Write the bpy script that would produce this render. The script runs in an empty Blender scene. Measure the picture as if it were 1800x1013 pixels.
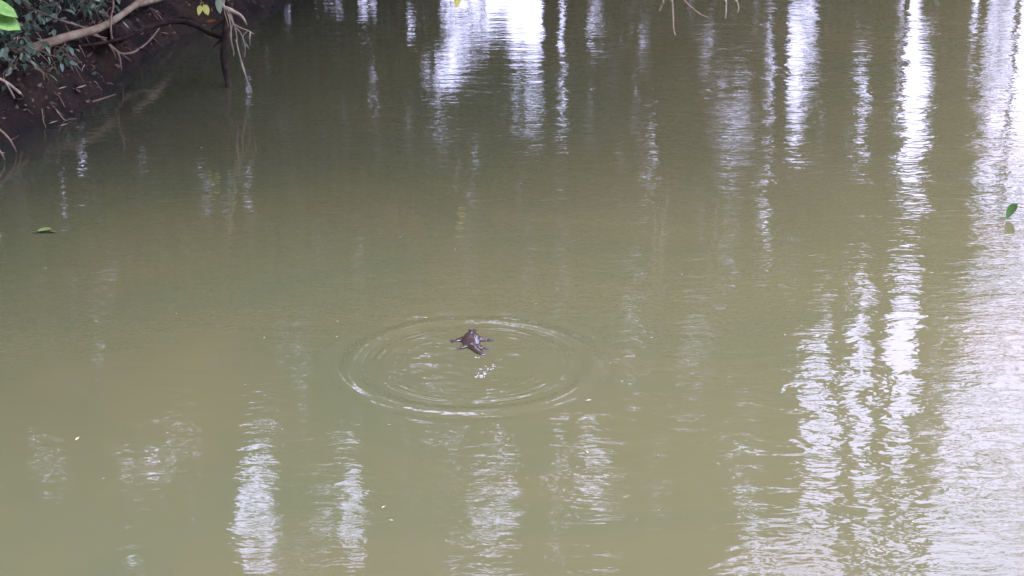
import bpy, bmesh, math, random
import numpy as np
from mathutils import Vector, Matrix

random.seed(7)
rng = np.random.default_rng(11)
S = bpy.context.scene
C = S.collection

# ------------------------------------------------------------------ camera
CAM_H, PITCH, FPX = 4.3, math.radians(19.5), 2854.0
cam_d = bpy.data.cameras.new('camera')
cam = bpy.data.objects.new('camera', cam_d)
C.objects.link(cam)
cam.location = (0, 0, CAM_H)
cam.rotation_euler = (math.radians(90) - PITCH, 0, 0)
cam_d.sensor_width = 36
cam_d.lens = 36 * FPX / 1800
cam_d.clip_start = 0.1
cam_d.clip_end = 2000
S.camera = cam

# ------------------------------------------------------------------ sky and sun (thin bright overcast)
SUN_EL, SUN_ROT = math.radians(70), math.radians(200)
W = bpy.data.worlds.new('World')
S.world = W
W.use_nodes = True
wn, wl = W.node_tree.nodes, W.node_tree.links
bg = wn['Background']
sky = wn.new('ShaderNodeTexSky')
sky.sky_type = 'NISHITA'
sky.sun_disc = False
sky.sun_elevation = SUN_EL
sky.sun_rotation = SUN_ROT
cl_n = wn.new('ShaderNodeTexNoise')
cl_n.inputs['Scale'].default_value = 2.2
cl_n.inputs['Detail'].default_value = 4
cl_r = wn.new('ShaderNodeMapRange')
cl_r.inputs['From Min'].default_value = 0.3
cl_r.inputs['From Max'].default_value = 0.6
cl_r.inputs['To Min'].default_value = 0.72
cl_r.inputs['To Max'].default_value = 0.97
cl_m = wn.new('ShaderNodeMix')
cl_m.data_type = 'RGBA'
cl_m.inputs['B'].default_value = (9.6, 9.35, 14.6, 1)        # the cloud sheet
wl.new(cl_n.outputs['Fac'], cl_r.inputs['Value'])
wl.new(cl_r.outputs['Result'], cl_m.inputs['Factor'])
wl.new(sky.outputs['Color'], cl_m.inputs['A'])
g_tc = wn.new('ShaderNodeTexCoord')
g_sx = wn.new('ShaderNodeSeparateXYZ')
g_mr = wn.new('ShaderNodeMapRange')                          # standard overcast sky: (1 + 2 sin h) / 3
g_mr.inputs['From Min'].default_value = 0
g_mr.inputs['From Max'].default_value = 1
g_mr.inputs['To Min'].default_value = 0.22
g_mr.inputs['To Max'].default_value = 1.44
g_mx = wn.new('ShaderNodeVectorMath')
g_mx.operation = 'SCALE'
wl.new(g_tc.outputs['Generated'], g_sx.inputs['Vector'])
wl.new(g_sx.outputs['Z'], g_mr.inputs['Value'])
wl.new(cl_m.outputs['Result'], g_mx.inputs[0])
wl.new(g_mr.outputs['Result'], g_mx.inputs['Scale'])
wl.new(g_mx.outputs['Vector'], bg.inputs['Color'])
bg.inputs['Strength'].default_value = 0.15

sun_d = bpy.data.lights.new('sun', 'SUN')
sun_d.energy = 0.6
sun_d.angle = math.radians(25)
sun_d.color = (1.0, 0.96, 0.9)
sun = bpy.data.objects.new('sun', sun_d)
C.objects.link(sun)
sd = Vector((math.sin(SUN_ROT) * math.cos(SUN_EL), math.cos(SUN_ROT) * math.cos(SUN_EL), math.sin(SUN_EL)))
sun.rotation_euler = (-sd).to_track_quat('-Z', 'Y').to_euler()
sun.location = sd * 60

S.view_settings.view_transform = 'Standard'
S.view_settings.look = 'None'
S.view_settings.gamma = 1
S.view_settings.use_curve_mapping = False
S.view_settings.exposure = 2.62
S.render.engine = 'CYCLES'
S.cycles.max_bounces = 6
S.cycles.caustics_reflective = False
S.cycles.caustics_refractive = False

# ------------------------------------------------------------------ helpers
def ray(u, v):
    a, b = (u - 900) / FPX, (506.5 - v) / FPX
    return Vector((a, math.cos(PITCH) + b * math.sin(PITCH), -math.sin(PITCH) + b * math.cos(PITCH)))

def P(u, v, y):
    """place on the sight line at ground distance y"""
    d = ray(u, v)
    return Vector((d.x / d.y * y, y, CAM_H + d.z / d.y * y))

def G(u, v, z=0.0):
    d = ray(u, v)
    t = (z - CAM_H) / d.z
    return Vector((d.x * t, d.y * t, z))

def nodes(name):
    m = bpy.data.materials.new(name)
    m.use_nodes = True
    return m, m.node_tree.nodes, m.node_tree.links

def mat(name, c1, c2, scale=8.0, rough=0.7, bump=0.0, detail=5, trans=0.0, vary=0.0, stretch=(1, 1, 1), spec=0.5, coat=0.0):
    m, n, l = nodes(name)
    b = n['Principled BSDF']
    tc = n.new('ShaderNodeTexCoord')
    mp = n.new('ShaderNodeMapping')
    mp.inputs['Scale'].default_value = stretch
    nz = n.new('ShaderNodeTexNoise')
    nz.inputs['Scale'].default_value = scale
    nz.inputs['Detail'].default_value = detail
    nz.inputs['Roughness'].default_value = 0.65
    rp = n.new('ShaderNodeValToRGB')
    rp.color_ramp.elements[0].position = 0.33
    rp.color_ramp.elements[1].position = 0.68
    rp.color_ramp.elements[0].color = (*c1, 1)
    rp.color_ramp.elements[1].color = (*c2, 1)
    l.new(tc.outputs['Object'], mp.inputs['Vector'])
    l.new(mp.outputs['Vector'], nz.inputs['Vector'])
    l.new(nz.outputs['Fac'], rp.inputs['Fac'])
    col = rp.outputs['Color']
    if vary:
        oi = n.new('ShaderNodeObjectInfo')
        hs = n.new('ShaderNodeHueSaturation')
        mr = n.new('ShaderNodeMapRange')
        mr.inputs['To Min'].default_value = 1 - vary
        mr.inputs['To Max'].default_value = 1 + vary
        l.new(oi.outputs['Random'], mr.inputs['Value'])
        l.new(mr.outputs['Result'], hs.inputs['Value'])
        l.new(col, hs.inputs['Color'])
        col = hs.outputs['Color']
    l.new(col, b.inputs['Base Color'])
    b.inputs['Roughness'].default_value = rough
    b.inputs['Specular IOR Level'].default_value = spec
    if coat:
        b.inputs['Coat Weight'].default_value = coat
        b.inputs['Coat Roughness'].default_value = 0.06
        b.inputs['Coat IOR'].default_value = 1.45
    if bump:
        bp = n.new('ShaderNodeBump')
        bp.inputs['Distance'].default_value = bump
        l.new(nz.outputs['Fac'], bp.inputs['Height'])
        l.new(bp.outputs['Normal'], b.inputs['Normal'])
    if trans:
        t = n.new('ShaderNodeBsdfTranslucent')
        l.new(col, t.inputs['Color'])
        mx = n.new('ShaderNodeMixShader')
        mx.inputs['Fac'].default_value = trans
        l.new(b.outputs['BSDF'], mx.inputs[1])
        l.new(t.outputs['BSDF'], mx.inputs[2])
        l.new(mx.outputs['Shader'], n['Material Output'].inputs['Surface'])
    return m

M = {
    'bark': mat('bark', (0.035, 0.027, 0.02), (0.11, 0.085, 0.06), 6, 0.9, 0.02, stretch=(3, 3, 0.6)),
    'dark_root': mat('dark_root', (0.008, 0.006, 0.0045), (0.042, 0.031, 0.022), 12, 0.95, 0.022, 7, spec=0.15),
    'pale_branch': mat('pale_branch', (0.13, 0.064, 0.032), (0.235, 0.215, 0.125), 5.0, 0.8, 0.016, 8),
    'twig': mat('twig', (0.09, 0.055, 0.035), (0.21, 0.15, 0.095), 9, 0.8, 0.002),
    'pale_twig': mat('pale_twig', (0.17, 0.13, 0.08), (0.32, 0.27, 0.18), 9, 0.8, 0.002),
    'dark_leaf': mat('dark_leaf', (0.025, 0.060, 0.032), (0.06, 0.12, 0.06), 14, 0.45, trans=0.2, vary=0.5),
    'pale_leaf': mat('pale_leaf', (0.09, 0.14, 0.08), (0.17, 0.22, 0.12), 14, 0.45, trans=0.25, vary=0.4),
    'lime_leaf': mat('lime_leaf', (0.07, 0.18, 0.04), (0.17, 0.29, 0.07), 22, 0.4, trans=0.4),
    'dull_leaf': mat('dull_leaf', (0.07, 0.13, 0.03), (0.15, 0.20, 0.06), 30, 0.5, trans=0.2),
    'green_leaf': mat('green_leaf', (0.04, 0.10, 0.025), (0.08, 0.16, 0.04), 16, 0.4, trans=0.2),
    'yellow_leaf': mat('yellow_leaf', (0.55, 0.55, 0.10), (0.70, 0.68, 0.20), 20, 0.5, trans=0.4),
    'orange_leaf': mat('orange_leaf', (0.50, 0.20, 0.03), (0.62, 0.30, 0.05), 20, 0.5, trans=0.2),
    'litter': mat('litter', (0.07, 0.035, 0.02), (0.19, 0.10, 0.06), 12, 0.7, vary=0.5),
    'pale_litter': mat('pale_litter', (0.28, 0.22, 0.13), (0.42, 0.36, 0.22), 12, 0.7, vary=0.3),
    'scrap': mat('scrap', (0.16, 0.15, 0.10), (0.32, 0.30, 0.22), 12, 0.5, vary=0.3),
    'crown_a': mat('crown_a', (0.02, 0.032, 0.012), (0.075, 0.10, 0.04), 0.55, 0.33, trans=0.3, vary=0.25, spec=0.8),
    'crown_c': mat('crown_c', (0.06, 0.045, 0.022), (0.14, 0.11, 0.06), 0.6, 0.33, trans=0.3, vary=0.25, spec=0.8),
    'crown_b': mat('crown_b', (0.035, 0.045, 0.018), (0.15, 0.16, 0.075), 0.6, 0.33, trans=0.3, vary=0.25, spec=0.8),
    'fur': mat('fur', (0.014, 0.0085, 0.006), (0.040, 0.026, 0.018), 60, 0.55, 0.004, stretch=(2.2, 0.5, 1), spec=0.1, coat=1.0),
    'bill': mat('bill', (0.03, 0.028, 0.03), (0.07, 0.065, 0.065), 40, 0.22, 0.0006, coat=0.6),
    'eye': mat('eye', (0.004, 0.004, 0.004), (0.01, 0.01, 0.01), 10, 0.05),
    'web': mat('web', (0.010, 0.008, 0.007), (0.026, 0.021, 0.018), 60, 0.5, 0.001),
}

def put(o, parent=None):
    C.objects.link(o)
    if parent is not None:
        o.parent = parent
    return o

def tag(o, label=None, cat=None, group=None, kind=None):
    if label: o['label'] = label
    if cat: o['category'] = cat
    if group: o['group'] = group
    if kind: o['kind'] = kind
    return o

def empty(name, loc, label=None, cat=None, group=None):
    o = bpy.data.objects.new(name, None)
    o.empty_display_size = 0.1
    o.location = loc
    put(o)
    return tag(o, label, cat, group)

def mesh(name, verts, faces, m, parent=None, smooth=True):
    me = bpy.data.meshes.new(name)
    me.from_pydata([tuple(v) for v in verts], [], faces)
    if smooth:
        me.polygons.foreach_set('use_smooth', [True] * len(me.polygons))
    me.materials.append(M[m] if isinstance(m, str) else m)
    o = bpy.data.objects.new(name, me)
    return put(o, parent)

def spline(pts, n=6):
    """Catmull-Rom through (x,y,z,r) points"""
    p = [np.array(q, float) for q in pts]
    p = [2 * p[0] - p[1]] + p + [2 * p[-1] - p[-2]]
    out = []
    for i in range(1, len(p) - 2):
        for k in range(n):
            t = k / n
            out.append(0.5 * (2 * p[i] + (p[i + 1] - p[i - 1]) * t + (2 * p[i - 1] - 5 * p[i] + 4 * p[i + 1] - p[i + 2]) * t * t
                              + (3 * p[i] - 3 * p[i + 1] + p[i + 2] - p[i - 1]) * t ** 3))
    out.append(p[-2])
    return out

def tube_data(pts, seg=7, n=6, wob=0.0, base=0):
    """pts: list of (Vector, radius)"""
    q = spline([(*v, r) for v, r in pts], n)
    V, F = [], []
    ref = Vector((0.31, 0.17, 0.93))
    for i, a in enumerate(q):
        d = Vector(q[min(i + 1, len(q) - 1)][:3]) - Vector(q[max(i - 1, 0)][:3])
        d.normalize()
        s = d.cross(ref)
        if s.length < 1e-3: s = d.cross(Vector((1, 0, 0)))
        s.normalize()
        t = s.cross(d)
        r0 = max(a[3], 0.0008)
        for k in range(seg):
            an = 2 * math.pi * k / seg
            r = r0 * (1 + wob * (random.random() - 0.5))
            V.append(Vector(a[:3]) + (s * math.cos(an) + t * math.sin(an)) * r)
    L = len(q)
    for i in range(L - 1):
        for k in range(seg):
            k2 = (k + 1) % seg
            F.append((base + i * seg + k, base + i * seg + k2, base + (i + 1) * seg + k2, base + (i + 1) * seg + k))
    F.append(tuple(base + k for k in reversed(range(seg))))
    F.append(tuple(base + (L - 1) * seg + k for k in range(seg)))
    return V, F

def tube(name, pts, m, parent=None, seg=7, n=6, wob=0.0, off=None):
    V, F = tube_data(pts, seg, n, wob)
    if off is not None: V = [v - off for v in V]
    return mesh(name, V, F, m, parent)

def tubes(name, lists, m, parent=None, seg=6, n=5, wob=0.0, off=None):
    V, F = [], []
    for pts in lists:
        v, f = tube_data(pts, seg, n, wob, len(V))
        V += v; F += f
    if off is not None: V = [v - off for v in V]
    return mesh(name, V, F, m, parent)

def leaf_mesh(name, L, Wd, m, droop=0.15, fold=0.18, point=1.0, thick=0.0):
    """leaf from the stalk at the origin along +Y; midrib low, halves raised"""
    N = 6
    V, F = [], []
    for i in range(N + 1):
        t = i / N
        w = Wd * 0.5 * (math.sin(math.pi * t ** 0.8) ** (0.75 * point)) if 0 < t < 1 else 0.0006
        z = -droop * L * t * t
        V += [(-w, t * L, z + fold * w), (0, t * L, z), (w, t * L, z + fold * w)]
    for i in range(N):
        a = i * 3
        F += [(a, a + 1, a + 4, a + 3), (a + 1, a + 2, a + 5, a + 4)]
    V += [(-0.002, -0.22 * L, 0.0), (0.002, -0.22 * L, 0.0), (0.0, -0.22 * L, 0.004)]   # stalk
    k = len(V) - 3
    F += [(k, k + 1, 2, 1), (k + 1, k + 2, 1), (k + 2, k, 0, 1)]
    me = bpy.data.meshes.new(name)
    me.from_pydata(V, [], F)
    me.polygons.foreach_set('use_smooth', [True] * len(me.polygons))
    me.materials.append(M[m])
    return me

def place(name, me, loc, rot, sc=1.0, parent=None):
    o = bpy.data.objects.new(name, me)
    o.location = loc
    o.rotation_euler = rot
    o.scale = (sc, sc, sc)
    return put(o, parent)

# ------------------------------------------------------------------ smooth value noise for the land and the waves
_tab = rng.random((64, 64))
def vnoise(x, y):
    x = np.asarray(x, float); y = np.asarray(y, float)
    xi = np.floor(x).astype(int); yi = np.floor(y).astype(int)
    fx = x - xi; fy = y - yi
    fx = fx * fx * (3 - 2 * fx); fy = fy * fy * (3 - 2 * fy)
    g = lambda a, b: _tab[a % 64, b % 64]
    return (g(xi, yi) * (1 - fx) + g(xi + 1, yi) * fx) * (1 - fy) + (g(xi, yi + 1) * (1 - fx) + g(xi + 1, yi + 1) * fx) * fy
def fbm(x, y, o=4):
    s, a = 0, 0.5
    for i in range(o):
        s = s + a * (vnoise(x * 2 ** i + 17 * i, y * 2 ** i + 5 * i) - 0.5)
        a *= 0.5
    return s

# ------------------------------------------------------------------ the land: one sheet with the river channel in it
wl_px = [(-60, 282), (0, 258), (60, 232), (120, 205), (170, 168), (215, 125), (262, 92), (330, 66), (400, 44), (470, 16), (520, -15)]
wl_w = [G(u, v) for u, v in wl_px]
WY = np.array([-10, 6, 12, 15] + [p.y for p in wl_w] + [33, 60])
WX = np.array([-9.5, -8.0, -7.0, -6.2] + [p.x for p in wl_w] + [-4.5, -4.5])

def land_d(x, y):
    """metres inland of the waterline (negative: in the river)"""
    left = np.interp(y, WY, WX) - x
    left = np.where(y > 15, left * 0.9, left)
    far = y - (33.0 + 1.2 * np.sin(x * 0.21) - 0.02 * x)
    near = 4.0 + 0.4 * np.sin(x * 0.5) - y
    right = x - (24 + 1.5 * np.sin(y * 0.2))
    d = np.maximum(np.maximum(left, far), np.maximum(near, right))
    return d + 0.35 * fbm(x * 1.3, y * 1.3, 3) + 0.22 * fbm(x * 5 + 3, y * 5, 3)

def land_h(x, y):
    d = land_d(x, y)
    dp = np.maximum(d, 0)
    up = 0.32 * (1 - np.exp(-dp / 0.22)) + 1.35 * (1 - np.exp(-dp / 3.2)) + 0.02 * dp
    up = np.minimum(up, 3.2)
    up = up + np.minimum(dp, 0.5) * (0.50 * fbm(x * 2.7, y * 2.7, 4) + 0.30 * fbm(x * 9, y * 9, 3)) + 0.05 * fbm(x * 14, y * 14, 2) * np.minimum(dp * 8, 1)
    dn = -np.minimum(1.4, -np.minimum(d, 0) * 0.55)
    return np.where(d > 0, up, dn) - 0.015

def axis(lo, hi, fine_lo, fine_hi, step, grow=1.16, cap=60):
    a = list(np.arange(fine_lo, fine_hi + 1e-6, step))
    s, p = step, a[-1]
    while p < hi:
        s = min(s * grow, cap); p += s; a.append(p)
    s, p = step, a[0]
    while p > lo:
        s = min(s * grow, cap); p -= s; a.insert(0, p)
    return np.array(a)

def sheet(name, xs, ys, zf, m):
    X, Y = np.meshgrid(xs, ys)
    Z = zf(X, Y)
    nx, ny = len(xs), len(ys)
    co = np.stack([X, Y, Z], -1).reshape(-1, 3)
    i = np.arange(nx * ny).reshape(ny, nx)
    f = np.stack([i[:-1, :-1], i[:-1, 1:], i[1:, 1:], i[1:, :-1]], -1).reshape(-1, 4)
    me = bpy.data.meshes.new(name)
    me.vertices.add(len(co)); me.vertices.foreach_set('co', co.ravel())
    me.loops.add(f.size); me.loops.foreach_set('vertex_index', f.ravel().astype(np.int32))
    me.polygons.add(len(f))
    me.polygons.foreach_set('loop_start', np.arange(0, f.size, 4, dtype=np.int32))
    me.polygons.foreach_set('use_smooth', np.ones(len(f), bool))
    me.update(calc_edges=True)
    me.materials.append(m)
    return put(bpy.data.objects.new(name, me))

# mud: dark brown, redder where leaf mould lies, small clods
mud, n, l = nodes('mud')
b = n['Principled BSDF']
tc = n.new('ShaderNodeTexCoord')
n1 = n.new('ShaderNodeTexNoise'); n1.inputs['Scale'].default_value = 1.6; n1.inputs['Detail'].default_value = 6
n2 = n.new('ShaderNodeTexNoise'); n2.inputs['Scale'].default_value = 26; n2.inputs['Detail'].default_value = 6; n2.inputs['Roughness'].default_value = 0.7
r1 = n.new('ShaderNodeValToRGB')
r1.color_ramp.elements[0].position = 0.38; r1.color_ramp.elements[0].color = (0.006, 0.005, 0.004, 1)
r1.color_ramp.elements[1].position = 0.66; r1.color_ramp.elements[1].color = (0.027, 0.019, 0.0105, 1)
r2 = n.new('ShaderNodeValToRGB')
r2.color_ramp.elements[0].position = 0.35; r2.color_ramp.elements[0].color = (0.45, 0.45, 0.45, 1)
r2.color_ramp.elements[1].position = 0.70; r2.color_ramp.elements[1].color = (1.5, 1.4, 1.3, 1)
mx = n.new('ShaderNodeMix'); mx.data_type = 'RGBA'; mx.blend_type = 'MULTIPLY'; mx.inputs['Factor'].default_value = 1
bp = n.new('ShaderNodeBump'); bp.inputs['Distance'].default_value = 0.03
l.new(tc.outputs['Object'], n1.inputs['Vector']); l.new(tc.outputs['Object'], n2.inputs['Vector'])
l.new(n1.outputs['Fac'], r1.inputs['Fac']); l.new(n2.outputs['Fac'], r2.inputs['Fac'])
l.new(r1.outputs['Color'], mx.inputs['A']); l.new(r2.outputs['Color'], mx.inputs['B'])
l.new(mx.outputs['Result'], b.inputs['Base Color'])
l.new(n2.outputs['Fac'], bp.inputs['Height']); l.new(bp.outputs['Normal'], b.inputs['Normal'])
b.inputs['Roughness'].default_value = 0.9
b.inputs['Specular IOR Level'].default_value = 0.15

ground = sheet('ground', axis(-500, 500, -8.0, -3.0, 0.05), axis(-300, 700, 16.0, 26.5, 0.07), land_h, mud)
tag(ground, kind='structure')

# ------------------------------------------------------------------ the river
RING = G(830, 637)
GLINT = G(852, 655)
def waves(X, Y):
    dx, dy = X - RING.x, Y - RING.y
    r = np.hypot(dx, dy)
    th = np.arctan2(dy, dx)
    ww = 0.03 * fbm(np.cos(th) * 1.5 + 9, np.sin(th) * 1.5 + 4, 3)
    rr = r + ww
    m1 = 0.75 + 0.9 * fbm(np.cos(th) * 1.1 + 3, np.sin(th) * 1.1 + 8, 2)
    h = 0.0066 * m1 * np.exp(-((rr - 0.85) / 0.14) ** 2) * np.cos(2 * np.pi * (rr - 0.85) / 0.25)
    m2 = np.clip(0.5 + 2.6 * fbm(np.cos(th) * 2.3 + 30, np.sin(th) * 2.3 + 21, 3), 0, 1.4)
    h += 0.0025 * m2 * np.exp(-((rr - 0.68) / 0.065) ** 2) * np.cos(2 * np.pi * (rr - 0.68) / 0.062)
    m3 = np.clip(0.2 + 3.0 * fbm(np.cos(th) * 3 + 50, np.sin(th) * 3 + 41, 3), 0, 1.2)
    h += 0.0009 * m3 * np.exp(-((rr - 0.50) / 0.07) ** 2) * np.cos(2 * np.pi * (rr - 0.5) / 0.055)
    inside = 1 / (1 + np.exp((r - 0.62) / 0.05))
    h += inside * (0.0050 * fbm(X * 5.5, Y * 9, 3))
    rf = np.hypot(X - GLINT.x, (Y - GLINT.y))
    h += 0.012 * np.exp(-(rf / 0.11) ** 2) * fbm(X * 22, Y * 26, 2)
    return h

wat, n, l = nodes('murky_water')
b = n['Principled BSDF']
tc = n.new('ShaderNodeTexCoord')
# silt clouds in the water
s1 = n.new('ShaderNodeTexNoise'); s1.inputs['Scale'].default_value = 0.30; s1.inputs['Detail'].default_value = 8; s1.inputs['Roughness'].default_value = 0.62; s1.inputs['Distortion'].default_value = 1.2
rs = n.new('ShaderNodeValToRGB')
rs.color_ramp.elements[0].position = 0.22; rs.color_ramp.elements[0].color = (0.054, 0.0600, 0.0275, 1)
rs.color_ramp.elements[1].position = 0.80; rs.color_ramp.elements[1].color = (0.074, 0.0665, 0.029, 1)
l.new(tc.outputs['Object'], s1.inputs['Vector']); sxx = n.new('ShaderNodeSeparateXYZ'); l.new(tc.outputs['Object'], sxx.inputs['Vector'])
sma = n.new('ShaderNodeMath'); sma.operation = 'MULTIPLY_ADD'; sma.inputs[1].default_value = 0.035
l.new(sxx.outputs['X'], sma.inputs[0]); l.new(s1.outputs['Fac'], sma.inputs[2]); l.new(sma.outputs['Value'], rs.inputs['Fac'])
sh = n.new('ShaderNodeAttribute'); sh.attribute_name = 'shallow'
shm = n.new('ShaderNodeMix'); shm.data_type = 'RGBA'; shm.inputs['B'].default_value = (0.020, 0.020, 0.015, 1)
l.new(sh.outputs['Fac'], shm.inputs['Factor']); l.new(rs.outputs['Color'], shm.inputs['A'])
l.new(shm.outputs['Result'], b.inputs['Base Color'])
b.inputs['Roughness'].default_value = 0.03
b.inputs['IOR'].default_value = 1.333
# ripples: short wind waves, their strength varying in patches
mp = n.new('ShaderNodeMapping'); mp.inputs['Scale'].default_value = (0.62, 1.45, 1)
w1 = n.new('ShaderNodeTexNoise'); w1.inputs['Scale'].default_value = 6.5; w1.inputs['Detail'].default_value = 2.5; w1.inputs['Roughness'].default_value = 0.62; w1.inputs['Distortion'].default_value = 0.25
w2 = n.new('ShaderNodeTexNoise'); w2.inputs['Scale'].default_value = 0.55; w2.inputs['Detail'].default_value = 3
l.new(tc.outputs['Object'], mp.inputs['Vector']); l.new(mp.outputs['Vector'], w1.inputs['Vector'])
l.new(tc.outputs['Object'], w2.inputs['Vector'])
pr = n.new('ShaderNodeMapRange'); pr.inputs['From Min'].default_value = 0.35; pr.inputs['From Max'].default_value = 0.65
pr.inputs['To Min'].default_value = 0.45; pr.inputs['To Max'].default_value = 1.25
l.new(w2.outputs['Fac'], pr.inputs['Value'])
sx = n.new('ShaderNodeSeparateXYZ'); l.new(tc.outputs['Object'], sx.inputs['Vector'])
xr = n.new('ShaderNodeMapRange'); xr.inputs['From Min'].default_value = -2.0; xr.inputs['From Max'].default_value = 4.0
xr.inputs['To Min'].default_value = 0.60; xr.inputs['To Max'].default_value = 1.5
l.new(sx.outputs['X'], xr.inputs['Value'])
m1 = n.new('ShaderNodeMath'); m1.operation = 'MULTIPLY'
l.new(pr.outputs['Result'], m1.inputs[0]); l.new(xr.outputs['Result'], m1.inputs[1])
# longer wavelets running across the view
mp3 = n.new('ShaderNodeMapping'); mp3.inputs['Scale'].default_value = (0.5, 1.25, 1); mp3.inputs['Rotation'].default_value = (0, 0, 0.12)
w3 = n.new('ShaderNodeTexNoise'); w3.inputs['Scale'].default_value = 2.6; w3.inputs['Detail'].default_value = 1.0; w3.inputs['Distortion'].default_value = 0.3
l.new(tc.outputs['Object'], mp3.inputs['Vector']); l.new(mp3.outputs['Vector'], w3.inputs['Vector'])
ma = n.new('ShaderNodeMath'); ma.operation = 'MULTIPLY_ADD'; ma.inputs[1].default_value = 1.5
l.new(w3.outputs['Fac'], ma.inputs[0]); l.new(w1.outputs['Fac'], ma.inputs[2])
m2 = n.new('ShaderNodeMath'); m2.operation = 'MULTIPLY'
l.new(ma.outputs['Value'], m2.inputs[0]); l.new(m1.outputs['Value'], m2.inputs[1])
bp = n.new('ShaderNodeBump'); bp.inputs['Distance'].default_value = 0.0036
l.new(m2.outputs['Value'], bp.inputs['Height']); l.new(bp.outputs['Normal'], b.inputs['Normal'])

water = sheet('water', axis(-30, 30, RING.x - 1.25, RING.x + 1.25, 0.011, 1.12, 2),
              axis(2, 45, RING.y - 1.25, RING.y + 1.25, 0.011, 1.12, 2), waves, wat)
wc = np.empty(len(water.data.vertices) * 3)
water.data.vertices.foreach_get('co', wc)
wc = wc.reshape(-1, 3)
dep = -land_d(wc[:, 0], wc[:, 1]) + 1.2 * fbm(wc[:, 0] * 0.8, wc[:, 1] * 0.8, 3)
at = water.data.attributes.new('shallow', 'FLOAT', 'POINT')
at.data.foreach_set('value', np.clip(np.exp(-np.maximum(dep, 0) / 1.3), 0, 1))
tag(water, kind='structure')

# ------------------------------------------------------------------ the trees over the river: trunks, limbs, crowns of single leaves
def mirror_xz(u, v, y0):
    """where the reflection seen at that spot of the water comes from, on the wall of trees"""
    d = ray(u, v)
    return d.x / d.y * y0, -d.z / d.y * y0 - CAM_H

Y0 = 36.0
def quad(pts):
    return [mirror_xz(u, v, Y0) for u, v in pts]
def inpoly(poly, x, z):
    r = np.zeros(x.shape, bool)
    j = len(poly) - 1
    for i in range(len(poly)):
        xi, zi = poly[i]; xj, zj = poly[j]
        c = ((zi > z) != (zj > z)) & (x < (xj - xi) * (z - zi) / (zj - zi + 1e-9) + xi)
        r ^= c
        j = i
    return r
# openings in the foliage: outline, share of leaves missing
GAPS = [
    ([(1578, -60), (1618, -60), (1632, 120), (1640, 200), (1628, 290), (1590, 345), (1560, 330), (1572, 200), (1580, 90)], 1.0),
    ([(1500, 130), (1535, 140), (1528, 220), (1500, 300), (1470, 335), (1455, 320), (1490, 230)], 0.95),
    ([(1535, -60), (1556, -60), (1556, 66), (1538, 60)], 1.0),
    ([(1655, -60), (1675, -60), (1682, 60), (1662, 70)], 0.9), ([(1672, 80), (1705, 90), (1700, 155), (1680, 150)], 0.95),
    ([(1705, -60), (1735, -60), (1730, 60), (1708, 50)], 0.8),
    ([(1785, 60), (1900, 60), (1900, 390), (1800, 385), (1700, 370), (1718, 270), (1750, 200), (1785, 160)], 0.97),
    ([(1398, 165), (1425, 175), (1412, 255), (1388, 245)], 0.95),
    ([(1345, 20), (1460, -40), (1450, 60), (1410, 170), (1350, 150)], 0.9),
    ([(1135, 235), (1200, 235), (1195, 300), (1150, 305)], 0.85), ([(1240, 72), (1265, 72), (1262, 110), (1245, 110)], 0.7),
    ([(1455, 505), (1530, 480), (1520, 600), (1490, 770), (1405, 790), (1420, 640)], 0.97),
    ([(1580, 490), (1650, 470), (1642, 600), (1620, 740), (1545, 760), (1560, 620)], 0.95),
    ([(1400, 740), (1600, 730), (1610, 850), (1500, 880), (1410, 850)], 0.97),
    ([(1470, 600), (1580, 640), (1600, 760), (1480, 760)], 0.93),
    ([(1700, 450), (1800, 400), (1950, 390), (1950, 870), (1700, 850), (1690, 640)], 0.95),
    ([(1640, 700), (1720, 700), (1720, 860), (1640, 860)], 0.95),
    ([(1285, 1010), (1310, 930), (1450, 925), (1700, 870), (1950, 860), (1950, 1300), (1250, 1300)], 0.96),
    ([(1285, 830), (1330, 835), (1335, 930), (1300, 930)], 0.95),
    ([(405, 850), (440, 825), (490, 850), (495, 900), (470, 965), (400, 960)], 0.93),
    ([(585, 800), (632, 800), (640, 990), (595, 990)], 0.955),
    ([(820, 840), (912, 840), (912, 905), (880, 1000), (818, 985)], 0.935),
    ([(945, 780), (1010, 740), (1050, 760), (1095, 900), (1010, 880)], 0.87), ([(865, 752), (895, 752), (890, 800), (870, 800)], 0.98),
    ([(970, 920), (1010, 900), (1010, 1010), (975, 1010)], 0.9),
    ([(765, -80), (850, -80), (842, 100), (780, 130), (770, 60)], 0.965), ([(850, -80), (1000, -80), (985, 30), (870, 50), (845, 100)], 0.93),
    ([(735, 100), (800, 100), (830, 150), (750, 160)], 0.93), ([(480, -80), (690, -80), (680, 25), (560, 25)], 0.82),
    ([(690, 25), (735, 25), (735, 60), (700, 60)], 0.93),
    ([(345, 325), (375, 325), (372, 365), (350, 365)], 0.93), ([(618, 410), (640, 410), (638, 465), (622, 465)], 0.95),
    ([(100, 330), (125, 330), (125, 380), (100, 380)], 0.93),
]
GAPS += [([(1540, 470), (1640, 470), (1640, 860), (1540, 860)], 0.965), ([(1700, -60), (1900, -60), (1900, 210), (1700, 210)], 0.82),
    ([(1340, 60), (1420, 60), (1400, 250), (1340, 250)], 0.82), 
    ([(1240, 150), (1330, 150), (1320, 270), (1240, 270)], 0.82), ([(1640, 560), (1700, 560), (1700, 860), (1640, 860)], 0.93),
    ([(1400, 600), (1560, 560), (1560, 860), (1400, 860)], 0.955)]
GP = [(quad(p), k) for p, k in GAPS]
# pinholes of sky between the leaves
HOLES = []
for _ in range(360):
    hx, hz = rng.uniform(-13, 7.5), 1.0 + 15 * rng.random() ** 1.3
    hr = 0.005 + 0.055 * rng.random() ** 4
    HOLES.append((hx, hz, hr, hr * rng.uniform(1.0, 2.6)))

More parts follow.
